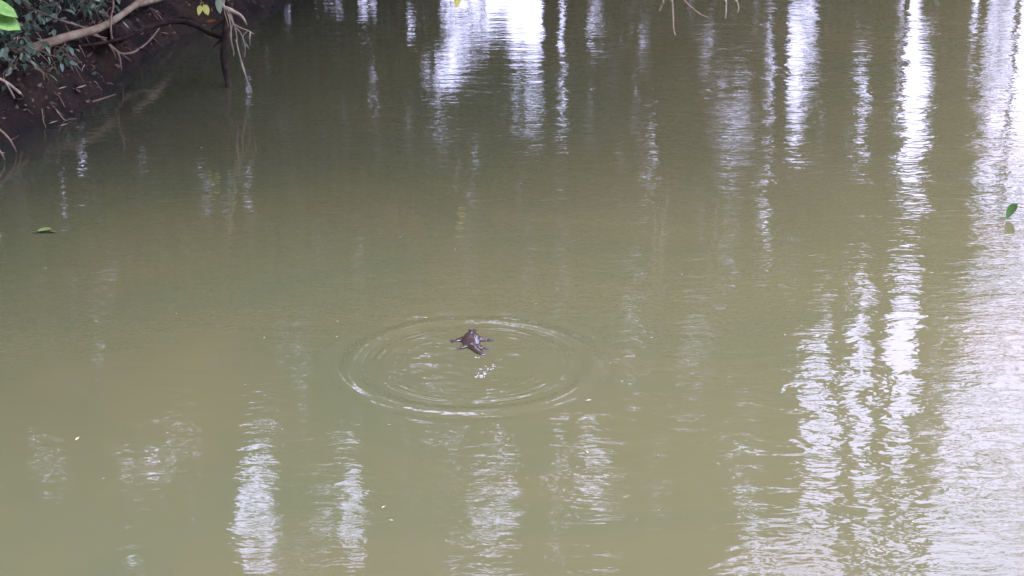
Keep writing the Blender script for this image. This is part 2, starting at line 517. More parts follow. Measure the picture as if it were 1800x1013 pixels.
# thinner places in the crowns
THIN = [(rng.uniform(-3.5, 7.5), rng.uniform(1.5, 12), rng.uniform(0.12, 0.45), rng.uniform(0.3, 1.3), rng.uniform(0.35, 0.6)) for _ in range(36)]

def leaf_cards(name, ctr, size, m, parent, off):
    """each leaf a bent lozenge of two triangles-pairs, turned at random"""
    N = len(ctr)
    a = rng.random(N) * 2 * np.pi
    tilt = rng.normal(0, 0.75, N)
    roll = rng.normal(0, 0.6, N)
    d = np.stack([np.cos(a) * np.cos(tilt), np.sin(a) * np.cos(tilt), np.sin(tilt) - 0.3], -1)
    d /= np.linalg.norm(d, axis=1, keepdims=True)
    s = np.cross(d, np.stack([np.sin(roll), np.zeros(N), np.cos(roll)], -1))
    s /= np.linalg.norm(s, axis=1, keepdims=True) + 1e-9
    L = size * rng.uniform(0.7, 1.35, N)[:, None]
    w = L * rng.uniform(0.26, 0.40, N)[:, None]
    c = ctr - np.array(off)
    v = np.stack([c - d * L * 0.5, c + s * w - d * L * 0.05, c + d * L * 0.5, c - s * w - d * L * 0.05], 1).reshape(-1, 3)
    me = bpy.data.meshes.new(name)
    me.vertices.add(N * 4); me.vertices.foreach_set('co', v.ravel())
    me.loops.add(N * 4); me.loops.foreach_set('vertex_index', np.arange(N * 4, dtype=np.int32))
    me.polygons.add(N); me.polygons.foreach_set('loop_start', np.arange(0, N * 4, 4, dtype=np.int32))
    me.update(calc_edges=True)
    me.materials.append(M[m])
    o = bpy.data.objects.new(name, me)
    return put(o, parent)

def clumps(ctrs, radii, per, flat=0.75):
    out = []
    for c, r in zip(ctrs, radii):
        k = int(per * r * r)
        p = rng.normal(0, 1, (k, 3))
        p /= np.linalg.norm(p, axis=1, keepdims=True)
        p *= (rng.random((k, 1)) ** 0.45) * r
        p[:, 2] *= flat
        out.append(p + c)
    return np.concatenate(out)

def carve(p):
    """leave the openings of the tree wall free of leaves"""
    keep = np.ones(len(p), bool)
    x = p[:, 0] * Y0 / p[:, 1] + rng.normal(0, 0.05, len(p))
    z = (p[:, 2] + CAM_H) * Y0 / p[:, 1] - CAM_H + rng.normal(0, 0.06, len(p))      # openings slope up as the light comes through
    for poly, k in GP:
        keep &= ~(inpoly(poly, x, z) & (rng.random(len(p)) < k))
    x = p[:, 0] * Y0 / p[:, 1]
    z = (p[:, 2] + CAM_H) * Y0 / p[:, 1] - CAM_H
    for hx, hz, ra, rb in HOLES:
        keep &= (((x - hx) / (ra + 0.08)) ** 2 + ((z - hz) / (rb + 0.08)) ** 2 > 1) | (rng.random(len(p)) < 0.05)
    thr = np.interp(x, [-8, -3, 0, 4.5, 7], [0.95, 0.94, 0.905, 0.86, 0.86]) + 0.10 * np.clip((z - 8.5) / 2, 0, 1)
    keep &= ~((vnoise(x * 2.6 + 40 + 0.6 * z, z * 1.7 + 7) > thr) & (rng.random(len(p)) < 0.93))
    for hx, hz, ra, rb, k in THIN:
        keep &= (((x - hx) / ra) ** 2 + ((z - hz) / rb) ** 2 > 1) | (rng.random(len(p)) > k)
    return p[keep]

def tree(x, y, h, lean, crown_box, ncl, m, label, rad=0.22, group='trees across the river', dens=290, carved=True, limbs=7, size=0.31, rr=(0.6, 1.15)):
    z0 = float(land_h(np.array([x]), np.array([y]))[0]) - 0.15
    root = empty('river_tree', (x, y, z0), label, 'tree', group)
    lx, ly = lean
    top = Vector((x + lx, y + ly, h))
    pts = []
    for t in (0, 0.06, 0.3, 0.6, 0.85, 1.0):
        w = 0.25 * math.sin(t * 5 + x)
        r = rad * (1.35 if t == 0 else 1) * (1 - 0.78 * t)
        pts.append((Vector((x + lx * t ** 1.4 + w * t, y + ly * t ** 1.4, z0 + (h - z0) * t)), r))
    tube('trunk', pts, 'bark', root, seg=9, n=4, wob=0.12, off=root.location)
    (ax, bx), (ay, by), (az, bz) = crown_box
    k3 = np.arange(1, ncl + 1)[:, None] * np.array([0.8191725, 0.6710436, 0.5497005])   # spread evenly
    u = (k3 + rng.random(3) + rng.normal(0, 0.03, (ncl, 3))) % 1.0
    cc = np.stack([ax + (bx - ax) * u[:, 0], ay + (by - ay) * u[:, 1], az + (bz - az) * u[:, 2]], -1)
    lists = []
    for i in range(limbs):
        c = Vector(cc[i % ncl])
        t = 0.35 + 0.55 * random.random()
        k = Vector((x + lx * t ** 1.4 + 0.25 * math.sin(t * 5 + x) * t, y + ly * t ** 1.4, z0 + (h - z0) * t))
        mid = (k + c) / 2 + Vector((0, 0, 0.35))
        lists.append([(k, rad * 0.32), (mid, rad * 0.2), (c, 0.015)])
    for q in lists:
        tube('limb', q, 'bark', root, seg=6, n=4, off=root.location)
    p = clumps(cc, rng.uniform(rr[0], rr[1], ncl), dens)
    if carved: p = carve(p)
    leaf_cards('crown', p, size, m, root, root.location)
    return root

# wall of trees on the far bank
T = tree
T(-14.5, 35, 18, (0.6, -2), ((-18, -10.5), (33, 38), (1.5, 18)), 150, 'crown_a', 'dense dark tree on the far bank, leftmost of those reflected')
T(-10.2, 36, 17, (1, -2), ((-12.5, -6.8), (33, 38), (1.0, 18.5)), 150, 'crown_b', 'olive leafy tree on the far bank right of the leftmost dark one')
T(-6.2, 35.4, 19, (-0.5, -2.5), ((-8.5, -3.2), (33.5, 38), (0.8, 19)), 150, 'crown_a', 'tall dark tree behind the end of the muddy left bank')
T(-2.6, 37, 18, (0.4, -2), ((-4.5, -0.2), (34, 38), (0.8, 18.5)), 135, 'crown_b', 'olive tree left of the bright low opening upstream')
T(0.9, 38, 18.5, (-0.3, -2), ((-1.2, 2.4), (34, 38.5), (3.0, 18.5)), 120, 'crown_b', 'tree with a bare lower trunk beside the low opening upstream')
T(3.4, 36, 18, (0.4, -2), ((1.6, 5.4), (33.5, 38), (0.8, 18.5)), 130, 'crown_b', 'bushy olive tree reflected right of the low opening')
T(6.0, 36.4, 17, (0.5, -1), ((4.6, 7.4), (34, 38), (0.8, 17.5)), 95, 'crown_c', 'brownish tree where the thin right hand stand begins')
T(8.1, 36, 19, (0, -0.5), ((6.6, 9.4), (35, 37.5), (1.0, 16.5)), 75, 'crown_b', 'slim straight tree between two bright sky strips', rad=0.12)
T(9.85, 36, 21, (0, -0.3), ((8.2, 11.5), (35, 37.5), (1.2, 13)), 55, 'crown_a', 'stout straight trunk standing right of the widest sky strip', rad=0.36)
T(10.6, 36.4, 17, (-0.7, 0), ((9.2, 12), (35, 37.5), (1.2, 15)), 50, 'crown_b', 'thin olive crowned tree behind the stout trunk', rad=0.14)
T(7.2, 35.2, 8.2, (1.2, 0), ((6.8, 11.0), (34.4, 37.2), (5.6, 7.7)), 46, 'crown_b', 'low bushy tree filling the middle of the right hand stand', rad=0.1)
T(13.2, 36, 17, (0, -1), ((11.0, 17), (34, 38), (0.8, 16.5)), 120, 'crown_a', 'dark spreading tree at the right end of the stand')
for i, (x, hh) in enumerate(((7.55, 14), (8.75, 12), (10.15, 15), (11.25, 15))):
    z0 = 0.3
    r_ = empty('sapling', (x, 36.2, z0), ['thin bare sapling left of the slim straight tree', 'short bare sapling next to the slim straight tree',
               'bare sapling beside the stout straight trunk', 'bare sapling at the edge of the right hand opening'][i], 'tree', 'trees across the river')
    tube('trunk', [(Vector((0, 0, -0.2)), 0.07), (Vector((0.1, 0, hh * 0.4)), 0.05), (Vector((-0.1, 0.1, hh * 0.8)), 0.03), (Vector((0.1, 0, hh)), 0.015)], 'bark', r_)

# crowns arching out over the water from the left bank and the far bank: unseen, added as a roof of leaves to shade the water
def over(x, y, h, lean, box, ncl, label, m='crown_a', dens=70):
    return tree(x, y, h, lean, box, ncl, m, label, rad=0.3, group='unseen trees added to shade the river', dens=dens, carved=False, size=0.46, rr=(0.9, 1.5))
over(-9.5, 19.5, 12.5, (4.0, 0.3), ((-12.5, -4.5), (16.5, 23), (13, 16.2)), 80, 'big leaning shade tree added on the left bank behind the creeping plants')
over(-9.0, 22.5, 14, (9.5, -1), ((-4.5, 3.5), (17.2, 23), (13.4, 16.2)), 80, 'long leaning shade tree added on the left bank reaching out to midstream', 'crown_b')
over(-8.5, 26, 19.5, (3, 1), ((-11, -2.5), (22.5, 30), (18.5, 21)), 85, 'big leaning shade tree added on the left bank farther upstream', 'crown_b')
over(1.5, 38.6, 21, (0, -10), ((-3, 5), (23, 30), (18.7, 21)), 80, 'tall shade tree added on the far bank stretching its crown over midstream')
over(7.5, 38.6, 23, (1, -10), ((4.0, 11), (25, 31.5), (21, 23.5)), 66, 'tall shade tree added on the far bank stretching its crown to the right', 'crown_b')
over(-3, 39.5, 24, (0, -5), ((-10, 0), (30, 35), (21.7, 24)), 70, 'tallest shade tree added on the far bank behind the left bank end')
over(4, 39.5, 24, (0, -5), ((0, 10), (31, 35), (22, 24)), 60, 'tallest shade tree added on the far bank behind midstream', 'crown_b')
over(8.5, 37.5, 20, (-1, -14), ((3.5, 9.5), (18.5, 25), (16.8, 19.5)), 66, 'far leaning added shade tree whose crown hangs high over the right hand water')
over(-10.5, 15, 10, (3, 0.5), ((-13, -5.2), (11.5, 18), (7.5, 11)), 70, 'leaning shade tree added on the left bank nearest the viewer', 'crown_b')

over(-8.2, 17.5, 10, (7, 0), ((-8, 4.0), (15.0, 19.0), (9.2, 11.4)), 76, 'low leaning shade tree added on the left bank reaching over midstream')
over(-8.6, 14.0, 9, (6, -0.5), ((-8, 2.5), (11.8, 15.2), (8.6, 10.6)), 62, 'lowest leaning shade tree added on the left bank with its crown over the near water')
# second row behind the far bank trees
B = lambda x, box, lab, m: tree(x, 40.2, 12, (0.3, 0), (box, (38.8, 42), (0.6, 11.5)), 70, m, lab, rad=0.2, group='trees across the river', dens=110, carved=True, size=0.40, rr=(0.9, 1.4), limbs=4)
B(-15, (-19, -11.5), 'lower tree behind the leftmost dark tree', 'crown_b')
B(-9, (-12, -6), 'lower tree behind the olive leafy tree', 'crown_a')
B(-4, (-6.5, -1.7), 'lower tree behind the left side of the low opening', 'crown_b')
B(4.0, (2.2, 6.6), 'lower tree behind the bushy olive tree', 'crown_a')
# the forest beside and behind the viewer, which shades the water from those sides
def side(x, y, h, box, label, m, ncl=60):
    return tree(x, y, h, (0.4, 0.3), box, ncl, m, label, rad=0.28, group='forest trees round the viewer', dens=42, carved=False, size=0.55, rr=(1.2, 2.0), limbs=4)
side(-12.5, 5, 17, ((-17, -9.5), (0, 9), (3.5, 17)), 'forest tree on the left bank level with the viewer', 'crown_a', 70)
side(-13, 12.5, 18, ((-17.5, -10), (9, 16.5), (2.5, 18)), 'forest tree on the left bank behind the nearest leaning tree', 'crown_b', 70)
side(-14, 20, 19, ((-18, -11), (16.5, 24.5), (2.5, 19)), 'forest tree on the left bank behind the creepers', 'crown_a', 70)
side(-14, 28.5, 19, ((-18, -10.5), (24.5, 33), (2.5, 19)), 'forest tree on the left bank at its upstream end', 'crown_b', 70)
side(-9, -6, 16, ((-14, -5), (-10, -3), (6.5, 16)), 'forest tree behind the viewer to the left', 'crown_b', 55)
side(-1.5, -8, 17, ((-5, 3.5), (-11, -4.5), (7, 17)), 'forest tree straight behind the viewer', 'crown_a', 60)
side(7, -6, 17, ((3.5, 12), (-10, -3), (6, 17)), 'forest tree behind the viewer to the right', 'crown_b', 60)
side(16, -4, 16, ((12, 20), (-8, 1), (4, 16)), 'forest tree on the near bank at far right', 'crown_a', 60)
side(27, 8, 15, ((23.5, 31), (2, 14), (2.5, 15)), 'forest tree on the right bank level with the viewer', 'crown_b', 65)
side(28, 20, 14, ((25, 32), (14, 26), (2.5, 13)), 'forest tree on the right bank farther upstream', 'crown_a', 60)

# ------------------------------------------------------------------ the platypus, paddling away from the viewer
PL = G(829, 603)
plat = empty('platypus', (PL.x, PL.y, 0.0), 'dark brown platypus floating on the water with its limbs spread out', 'platypus')
plat.scale = (0.95, 0.95, 0.95)
plat.rotation_euler = (0, 0, math.radians(2))
spine = [  # y, x, half width, half height, centre height
    (-0.262, 0.088, 0.012, 0.004, 0.000), (-0.250, 0.082, 0.026, 0.009, 0.002), (-0.222, 0.068, 0.035, 0.013, 0.004), (-0.185, 0.048, 0.038, 0.016, 0.006),
    (-0.150, 0.030, 0.036, 0.020, 0.006), (-0.120, 0.016, 0.040, 0.026, 0.006), (-0.085, 0.004, 0.055, 0.034, 0.002), (-0.035, -0.003, 0.067, 0.049, 0.009),
    (0.025, -0.004, 0.073, 0.055, 0.011), (0.085, -0.002, 0.063, 0.048, 0.010), (0.130, 0.002, 0.047, 0.040, 0.010), (0.160, 0.005, 0.036, 0.034, 0.013),
    (0.188, 0.007, 0.031, 0.029, 0.013), (0.208, 0.008, 0.026, 0.020, 0.010), (0.220, 0.008, 0.018, 0.012, 0.006)]
def loft(sec, seg=16, base=0, flatten=1.0):
    """sec: (centre, side vector * half width, up vector * half height)"""
    V, F = [], []
    for c, s, u in sec:
        for k in range(seg):
            a = 2 * math.pi * k / seg
            V.append(c + s * math.cos(a) + u * math.sin(a))
    for i in range(len(sec) - 1):
        for k in range(seg):
            k2 = (k + 1) % seg
            F.append((base + i * seg + k, base + i * seg + k2, base + (i + 1) * seg + k2, base + (i + 1) * seg + k))
    F.append(tuple(base + k for k in reversed(range(seg))))
    F.append(tuple(base + (len(sec) - 1) * seg + k for k in range(seg)))
    return V, F
BV, BF = loft([(Vector((x, y, z)), Vector((w, 0, 0)), Vector((0, 0, h))) for y, x, w, h, z in spine])
def limb(pts):
    """pts: (pos, half width along the body, half thickness)"""
    sec = []
    for i, (p, w, h) in enumerate(pts):
        d = (pts[min(i + 1, len(pts) - 1)][0] - pts[max(i - 1, 0)][0]).normalized()
        s = d.cross(Vector((0, 0, 1))).normalized()
        sec.append((p, s * w, s.cross(d) * h))
    v, f = loft(sec, 12, len(BV))
    BV.extend(v); BF.extend(f)
vv = Vector
limb([(vv((-.030, .066, .008)), .055, .024), (vv((-.070, .056, .008)), .040, .018), (vv((-.100, .046, .006)), .026, .012), (vv((-.122, .040, .005)), .019, .008)])
limb([(vv((.030, .066, .008)), .055, .024), (vv((.070, .058, .008)), .040, .018), (vv((.100, .050, .006)), .027, .012), (vv((.122, .044, .005)), .020, .008)])
limb([(vv((-.030, -.070, .006)), .030, .018), (vv((-.062, -.098, .006)), .024, .014), (vv((-.082, -.125, .005)), .017, .009)])
limb([(vv((.030, -.075, .006)), .030, .018), (vv((.062, -.105, .006)), .024, .014), (vv((.088, -.128, .005)), .017, .009)])
body = mesh('body', BV, BF, 'fur', plat)
rm = body.modifiers.new('join', 'REMESH'); rm.mode = 'VOXEL'; rm.voxel_size = 0.0045; rm.use_smooth_shade = True
sm = body.modifiers.new('soften', 'SMOOTH'); sm.factor = 0.6; sm.iterations = 5
# bill: broad, flat, rounded at the front, with a shield at its base
bs = [(0.200, .020, .014, .011), (0.214, .025, .010, .010), (0.232, .029, .0065, .008), (0.250, .030, .0055, .007), (0.266, .026, .005, .0065), (0.276, .017, .004, .006), (0.280, .006, .002, .006)]
v, f = loft([(Vector((.008, y, z)), Vector((w, 0, 0)), Vector((0, 0, h))) for y, w, h, z in bs])
mesh('bill', v, f, 'bill', plat)
for s in (-1, 1):
    bm = bmesh.new(); bmesh.ops.create_uvsphere(bm, u_segments=10, v_segments=8, radius=0.0045)
    me = bpy.data.meshes.new('eye'); bm.to_mesh(me); bm.free(); me.materials.append(M['eye'])
    place('eye', me, (.007 + s * .028, .186, .034), (0, 0, 0), 1, plat)
def foot(loc, ang, L, spread, n=5):
    """webbed foot: toes of unequal length with skin between them and claws"""
    V, F = [], []
    for sgn in (1, -1):
        V.append((0, 0, sgn * .006))
    row = []
    for i in range(2 * n - 1):
        t = i / (2 * n - 2) - 0.5
        a = t * spread
        toe = i % 2 == 0
        r = L * (1 - 0.5 * t * t) * (1.0 if toe else 0.80)
        row.append((math.sin(a) * r, math.cos(a) * r, toe))
    for sgn in (1, -1):
        for k in (0.55, 1.0):
            for x, y, toe in row:
                V.append((x * k, y * k, sgn * ((.0052 if toe else .0025) if k < 1 else (.0022 if toe else .0012)) - .002 * k))
    m_ = len(row)
    a0, a1, b0, b1 = 2, 2 + m_, 2 + 2 * m_, 2 + 3 * m_
    for i in range(m_ - 1):
        F += [(0, a0 + i + 1, a0 + i), (a0 + i, a0 + i + 1, a1 + i + 1, a1 + i), (1, b0 + i, b0 + i + 1), (b0 + i, b1 + i, b1 + i + 1, b0 + i + 1),
              (a1 + i, a1 + i + 1, b1 + i + 1, b1 + i)]
    F += [(0, a0, b0, 1), (a0, a1, b1, b0), (0, 1, b0 + m_ - 1, a0 + m_ - 1), (a0 + m_ - 1, b0 + m_ - 1, b1 + m_ - 1, a1 + m_ - 1)]
    o = mesh('foot', V, F, 'web', plat)
    o.location = loc
    o.rotation_euler = (0, 0, ang)
    for x, y, toe in row:
        if toe:
            d = Vector((x, y, 0)).normalized()
            tube('claw', [(Vector((x, y, -.001)) * 0.96, .0022), (Vector((x, y, -.001)) + d * .006, .0015), (Vector((x, y, -.004)) + d * .011, .0006)], 'bill', o, seg=5, n=2)
foot((-.114, .041, .006), math.radians(112), .050, math.radians(62))
foot((.114, .045, .006), math.radians(-100), .050, math.radians(62))
foot((-.078, -.120, .006), math.radians(118), .040, math.radians(55))
foot((.084, -.124, .006), math.radians(-100), .042, math.radians(55))

# pale bubbles standing in for the glint on the stirred water behind it
BVs, BFs = [], []
def bubble(x, y, r):
    b0 = len(BVs)
    for i in range(4):
        a = math.pi * 0.5 * i / 4
        for k in range(8):
            q = 2 * math.pi * k / 8
            BVs.append((x + r * math.cos(a) * math.cos(q), y + r * math.cos(a) * math.sin(q), r * 0.8 * math.sin(a)))
    BVs.append((x, y, r * 0.8))
    for i in range(3):
        for k in range(8):
            k2 = (k + 1) % 8
            BFs.append((b0 + i * 8 + k, b0 + i * 8 + k2, b0 + i * 8 + 8 + k2, b0 + i * 8 + 8 + k))
    for k in range(8):
        BFs.append((b0 + 24 + k, b0 + 24 + (k + 1) % 8, b0 + 32))
glint_m, n, l = nodes('glint_foam')
n['Principled BSDF'].inputs['Base Color'].default_value = (0.19, 0.19, 0.17, 1)
n['Principled BSDF'].inputs['Roughness'].default_value = 0.3
for u0, v0, n_, su, sv in ((846, 661, 14, 5, 3), (852, 655, 13, 3.5, 4), (860, 648, 8, 5, 3), (868, 643, 7, 3, 2), (840, 663, 8, 6, 2), (838, 629, 5, 5, 1.2)):
    for _ in range(n_):
        g = G(random.gauss(u0, su * 0.7), random.gauss(v0, sv * 0.7))
        bubble(g.x, g.y, random.uniform(0.002, 0.0075))
o = mesh('glint_foam', BVs, BFs, glint_m)
tag(o, 'pale bubbles standing in for the water glint just behind the platypus', 'glint_foam', kind='stuff')

# ------------------------------------------------------------------ the left bank: fallen branch, arching root, twigs
def on(u, v, y, r):
    return (P(u, v, y), r)
def onb(u, v, y, r): return on(u, v, y + 0.06 + 0.0085 * max(0, u - 100), r)
fb = empty('fallen_branch', P(165, 57, 19.3), 'long pale tan and greenish branch slanting up across the muddy bank', 'branch')
off = fb.location
tube('stem', [onb(-90, 132, 18.4, .066), onb(0, 105, 18.6, .062), onb(60, 84, 18.9, .058), onb(115, 66, 19.1, .055), onb(165, 53, 19.3, .050), onb(195, 39, 19.6, .045), onb(222, 20, 20.0, .042),
              onb(243, 5, 20.4, .046), onb(256, -6, 20.6, .040), onb(262, -12, 20.8, .03)], 'pale_branch', fb, seg=12, n=8, wob=0.09, off=off)
tube('fork', [onb(236, 11, 20.3, .03), onb(258, 3, 20.6, .050), onb(278, -3, 20.9, .05), onb(292, -8, 21.1, .03)], 'pale_branch', fb, seg=10, n=5, wob=0.1, off=off)
for q_ in ([[onb(166, 60, 19.3, .022), onb(185, 72, 19.2, .02), onb(200, 86, 19.1, .018), onb(213, 94, 19.1, .014), onb(232, 93, 19.1, .015), onb(248, 84, 19.2, .014), onb(264, 70, 19.3, .012), onb(280, 50, 19.4, .008)],
                      [onb(158, 60, 19.3, .016), onb(180, 66, 19.2, .012), onb(188, 67, 19.2, .006)],
                      [onb(206, 90, 19.1, .014), onb(211, 104, 19.0, .011), onb(214, 124, 18.9, .006)],
                      [onb(192, 79, 19.1, .010), onb(200, 92, 19.0, .008), onb(204, 104, 19.0, .005)],
                      [onb(213, 95, 19.1, .008), onb(222, 101, 19.1, .006), onb(231, 108, 19.0, .004)]]):
    tube('side_branch', q_, 'twig', fb, seg=6, n=5, off=off, wob=0.2)
for q_ in ([[onb(156, 52, 19.3, .014), onb(140, 46, 19.4, .014), onb(110, 37, 19.5, .014), onb(80, 26, 19.7, .013), onb(55, 14, 19.9, .012), onb(38, 4, 20.1, .010)],
               [onb(115, 42, 19.5, .006), onb(118, 50, 19.4, .005), onb(124, 58, 19.3, .004)],
               [onb(148, 49, 19.4, .007), onb(153, 46, 19.4, .006), onb(156, 49, 19.4, .005)],
               [onb(139, 80, 18.95, .008), onb(145, 90, 18.9, .006), onb(150, 101, 18.85, .004)],
               [onb(75, 72, 18.9, .007), onb(70, 64, 18.9, .006), onb(62, 56, 18.9, .005)]]):
    tube('twig', q_, 'twig', fb, seg=6, n=5, off=off, wob=0.2)

rt = empty('arching_root', G(397, 156), 'dark root arching over the water with one leg standing in it', 'root')
off = rt.location
tube('arch', [on(100, 82, 19.7, 0.0198), on(150, 80, 19.8, 0.0198), on(195, 73, 20.0, 0.0238), on(225, 65, 20.1, 0.0277), on(258, 50, 20.25, 0.0330), on(290, 40, 20.35, 0.0356), on(318, 38, 20.4, 0.0356), on(345, 46, 20.3, 0.0330),
              on(372, 60, 20.1, 0.0304), on(396, 66, 19.9, 0.0330), on(412, 62, 19.9, 0.0198)], 'dark_root', rt, seg=10, n=7, wob=0.18, off=off)
tube('leg', [on(402, 5, 19.9, 0.0585), on(400, 40, 19.8, 0.0562), on(397, 70, 19.7, 0.0530), on(394, 105, 19.6, 0.0429), on(399, 135, 19.55, 0.0390), on(402, 156, 19.5, 0.0390), on(404, 178, 19.5, 0.0351)], 'dark_root', rt, seg=10, n=6, wob=0.3, off=off)
for q_ in ([[on(275, 38, 20.4, .02), on(300, 33, 20.5, .018), on(325, 31, 20.5, .016), on(345, 35, 20.5, .010)],
                  [on(245, 86, 19.6, .012), on(258, 90, 19.6, .011), on(266, 96, 19.5, .009), on(272, 104, 19.4, .006)],
                  [on(396, 66, 19.8, .02), on(380, 78, 19.8, .012), on(370, 92, 19.7, .006)],
                  [on(372, 52, 20.1, .014), on(385, 42, 20.1, .012), on(400, 32, 20.0, .010)]]):
    tube('rootlet', q_, 'dark_root', rt, seg=6, n=5, off=off, wob=0.25)

# pale dead twigs at the left edge
def twig_thing(name, label, lists, m, cat='twig', group=None):
    o = tubes(name, lists, m, None, seg=6, n=5, wob=0.25, off=lists[0][-1][0])
    o.location = lists[0][-1][0]
    return tag(o, label, cat, group)
twig_thing('dead_twig', 'pale forked dead twig at the left edge with its tip touching the water', [
    [on(-40, 118, 17.3, .020), on(0, 139, 17.4, .018), on(18, 150, 17.45, .017), on(45, 173, 17.55, .016), on(66, 194, 17.6, .015), on(74, 203, 17.65, .013), on(84, 217, 17.7, .008)],
    [on(8, 142, 17.4, .012), on(17, 157, 17.4, .010), on(26, 174, 17.45, .008), on(31, 191, 17.5, .005)], [on(70, 199, 17.6, .010), on(75, 198, 17.6, .005)]], 'pale_twig', group='dead twigs at the left edge')
twig_thing('dead_twig', 'lowest brown dead twig at the left edge bending down to the water', [
    [on(-40, 200, 16.2, .016), on(0, 229, 16.3, .014), on(15, 243, 16.3, .012), on(24, 258, 16.3, .010), on(29, 270, 16.4, .007)],
    [on(18, 247, 16.3, .006), on(26, 243, 16.3, .005), on(33, 238, 16.3, .003)]], 'twig', group='dead twigs at the left edge')
twig_thing('dead_twig', 'short pale broken twig poking in low at the left edge', [
    [on(-20, 250, 16.0, .014), on(-4, 262, 16.0, .012), on(4, 272, 16.0, .010), on(10, 287, 16.1, .005)], [on(2, 270, 16.0, .007), on(8, 268, 16.0, .004)]], 'pale_twig', group='dead twigs at the left edge')
twig_thing('floating_twig', 'grey twig lying flat in the wet mud at the left edge', [
    [on(-10, 186, 17.6, .01), on(12, 190, 17.7, .012), on(34, 193, 17.75, .012), on(52, 193, 17.8, .006)]], 'twig')
twig_thing('floating_twig', 'thin brown twig lying in the shallows below the mud', [
    [(G(95, 193, .004), .008), (G(130, 184, .005), .009), (G(165, 178, .005), .008), (G(203, 166, .003), .005)]], 'twig')
twig_thing('creeper_stem', 'thin pale upright stem rising from the mud behind the long branch', [
    [on(198, 74, 20.1, .020), on(195, 56, 20.1, .016), on(195, 30, 20.2, .015), on(199, 10, 20.3, .015), on(196, -20, 20.4, .014)]], 'twig', 'stem')
# mossy stub of a rotten root
st = mesh('root_stump', *tube_data([(P(208, 62, 20.7) + Vector((0, 0.5, 0.02)), .10), (P(208, 60, 20.5), .105), (P(207, 58, 20.25), .11), (P(206, 57, 20.15), .085)], 11, 4, 0.2), 'dark_root')
tag(st, 'rotten round root end sticking out of the mud under the long branch', 'stump')

# ------------------------------------------------------------------ hanging things at the top
hb = empty('hanging_shoot', P(392, -60, 19.2), 'shoot with pale dangling rootlets and one whitish leaf hanging over the dark root', 'shoot')
off = hb.location
tube('stem', [on(370, -110, 19.2, .02), on(380, -60, 19.2, .02), on(392, -10, 19.2, .022), on(392, 10, 19.2, .02), on(402, 16, 19.2, .024), on(411, 21, 19.2, .026), on(421, 26, 19.2, .018), on(428, 33, 19.2, .015), on(434, 44, 19.2, .006)], 'pale_twig', hb, off=off)
L_ = [[(392, 8), (395, 22), (399, 36), (402, 48)], [(394, 12), (402, 30), (406, 50), (407, 75), (410, 90), (411, 99)], [(400, 16), (410, 40), (416, 62), (417, 80), (424, 110), (432, 135), (443, 163)],
      [(405, 22), (409, 40), (405, 60), (408, 78), (412, 95)], [(402, 25), (412, 45), (422, 57), (428, 70), (431, 76), (438, 86)], [(410, 42), (425, 50), (436, 54), (446, 60)],
      [(440, 56), (439, 68), (440, 80)], [(428, 72), (431, 84), (430, 100)], [(436, 54), (428, 62), (427, 70)], [(415, 70), (420, 92), (428, 118), (433, 138)]]
for q in L_:
    tube('rootlet', [(P(u, v, 19.2 + 0.06 * math.sin(u)), .0095 * (1 - 0.5 * i / (len(q) - 1))) for i, (u, v) in enumerate(q)], 'pale_twig', hb, seg=6, n=5, wob=0.2, off=off)
lf = leaf_mesh('shoot_leaf', .20, .085, 'pale_leaf', .1)
lo = place('leaf', lf, P(384, -6, 19.15) - off, (math.radians(-80), math.radians(10), math.radians(165)), 1.0, hb); lo.rotation_euler = (math.radians(-95), 0, math.radians(20))

ys = empty('hanging_sprig', P(352, -40, 19.0), 'sprig of two bright yellow leaves hanging at the top edge', 'sprig')
tube('stem', [on(354, -70, 19, .008), on(354, -20, 19, .007), on(354, 5, 19, .006), on(355, 12, 19, .004)], 'twig', ys, off=ys.location)
for u, v, L, w, ry in ((352, 9, .125, .062, 12), (358, 8, .135, .085, -20)):
    me = leaf_mesh('yellow_leaf', L, w, 'yellow_leaf', .1)
    o = place('leaf', me, P(u, v, 19.0) - ys.location, (math.radians(-88), math.radians(ry), 0), 1.0, ys)

# branch over the water, out of the picture above; its twigs and one leaf hang into view
ob = empty('overhanging_branch', Vector((9.5, 20.2, 3.4)), 'high overhanging branch whose pale bare twigs dangle in along the top edge', 'branch')
off = ob.location
bp_ = [Vector((24.6, 22, 3.0)), Vector((18, 21.3, 3.9)), Vector((9.5, 20.2, 3.3)), Vector((4.0, 19.2, 2.6)), Vector((1.5, 18.6, 2.35)), Vector((-1.0, 18.2, 2.15))]
tube('limb', list(zip(bp_, (.12, .1, .07, .045, .03, .012))), 'bark', ob, seg=8, n=6, off=off)
def near_limb(x):
    for a, b in zip(bp_, bp_[1:]):
        if b.x <= x <= a.x:
            return a.lerp(b, (a.x - x) / (a.x - b.x))
    return bp_[-1]
for q in ([(1179, -12), (1181, 0), (1183, 25), (1184, 50), (1187, 62)], [(1274, -14), (1276, 2), (1276, 20), (1275, 33)], [(1291, -16), (1294, 0), (1298, 13), (1296, 23)],
          [(1166, -12), (1164, 6), (1159, 20)], [(1186, -25), (1202, 0), (1217, 15), (1232, 26), (1246, 32)]):
    w0 = P(*q[0], 18.2)
    tube('twig', [(near_limb(w0.x), .010)] + [(P(u, v, 18.2), .0135 - .0015 * i) for i, (u, v) in enumerate(q)], 'pale_twig' if q[0][0] != 1186 else 'twig', ob, seg=6, n=6, wob=0.2, off=off)
w0 = P(806, -30, 18.2)
tube('twig', [(near_limb(w0.x), .008), (P(808, -30, 18.2), .006), (P(806, -8, 18.2), .004)], 'twig', ob, seg=6, n=5, off=off)
me = leaf_mesh('yellow_leaf', .17, .085, 'yellow_leaf', .1)
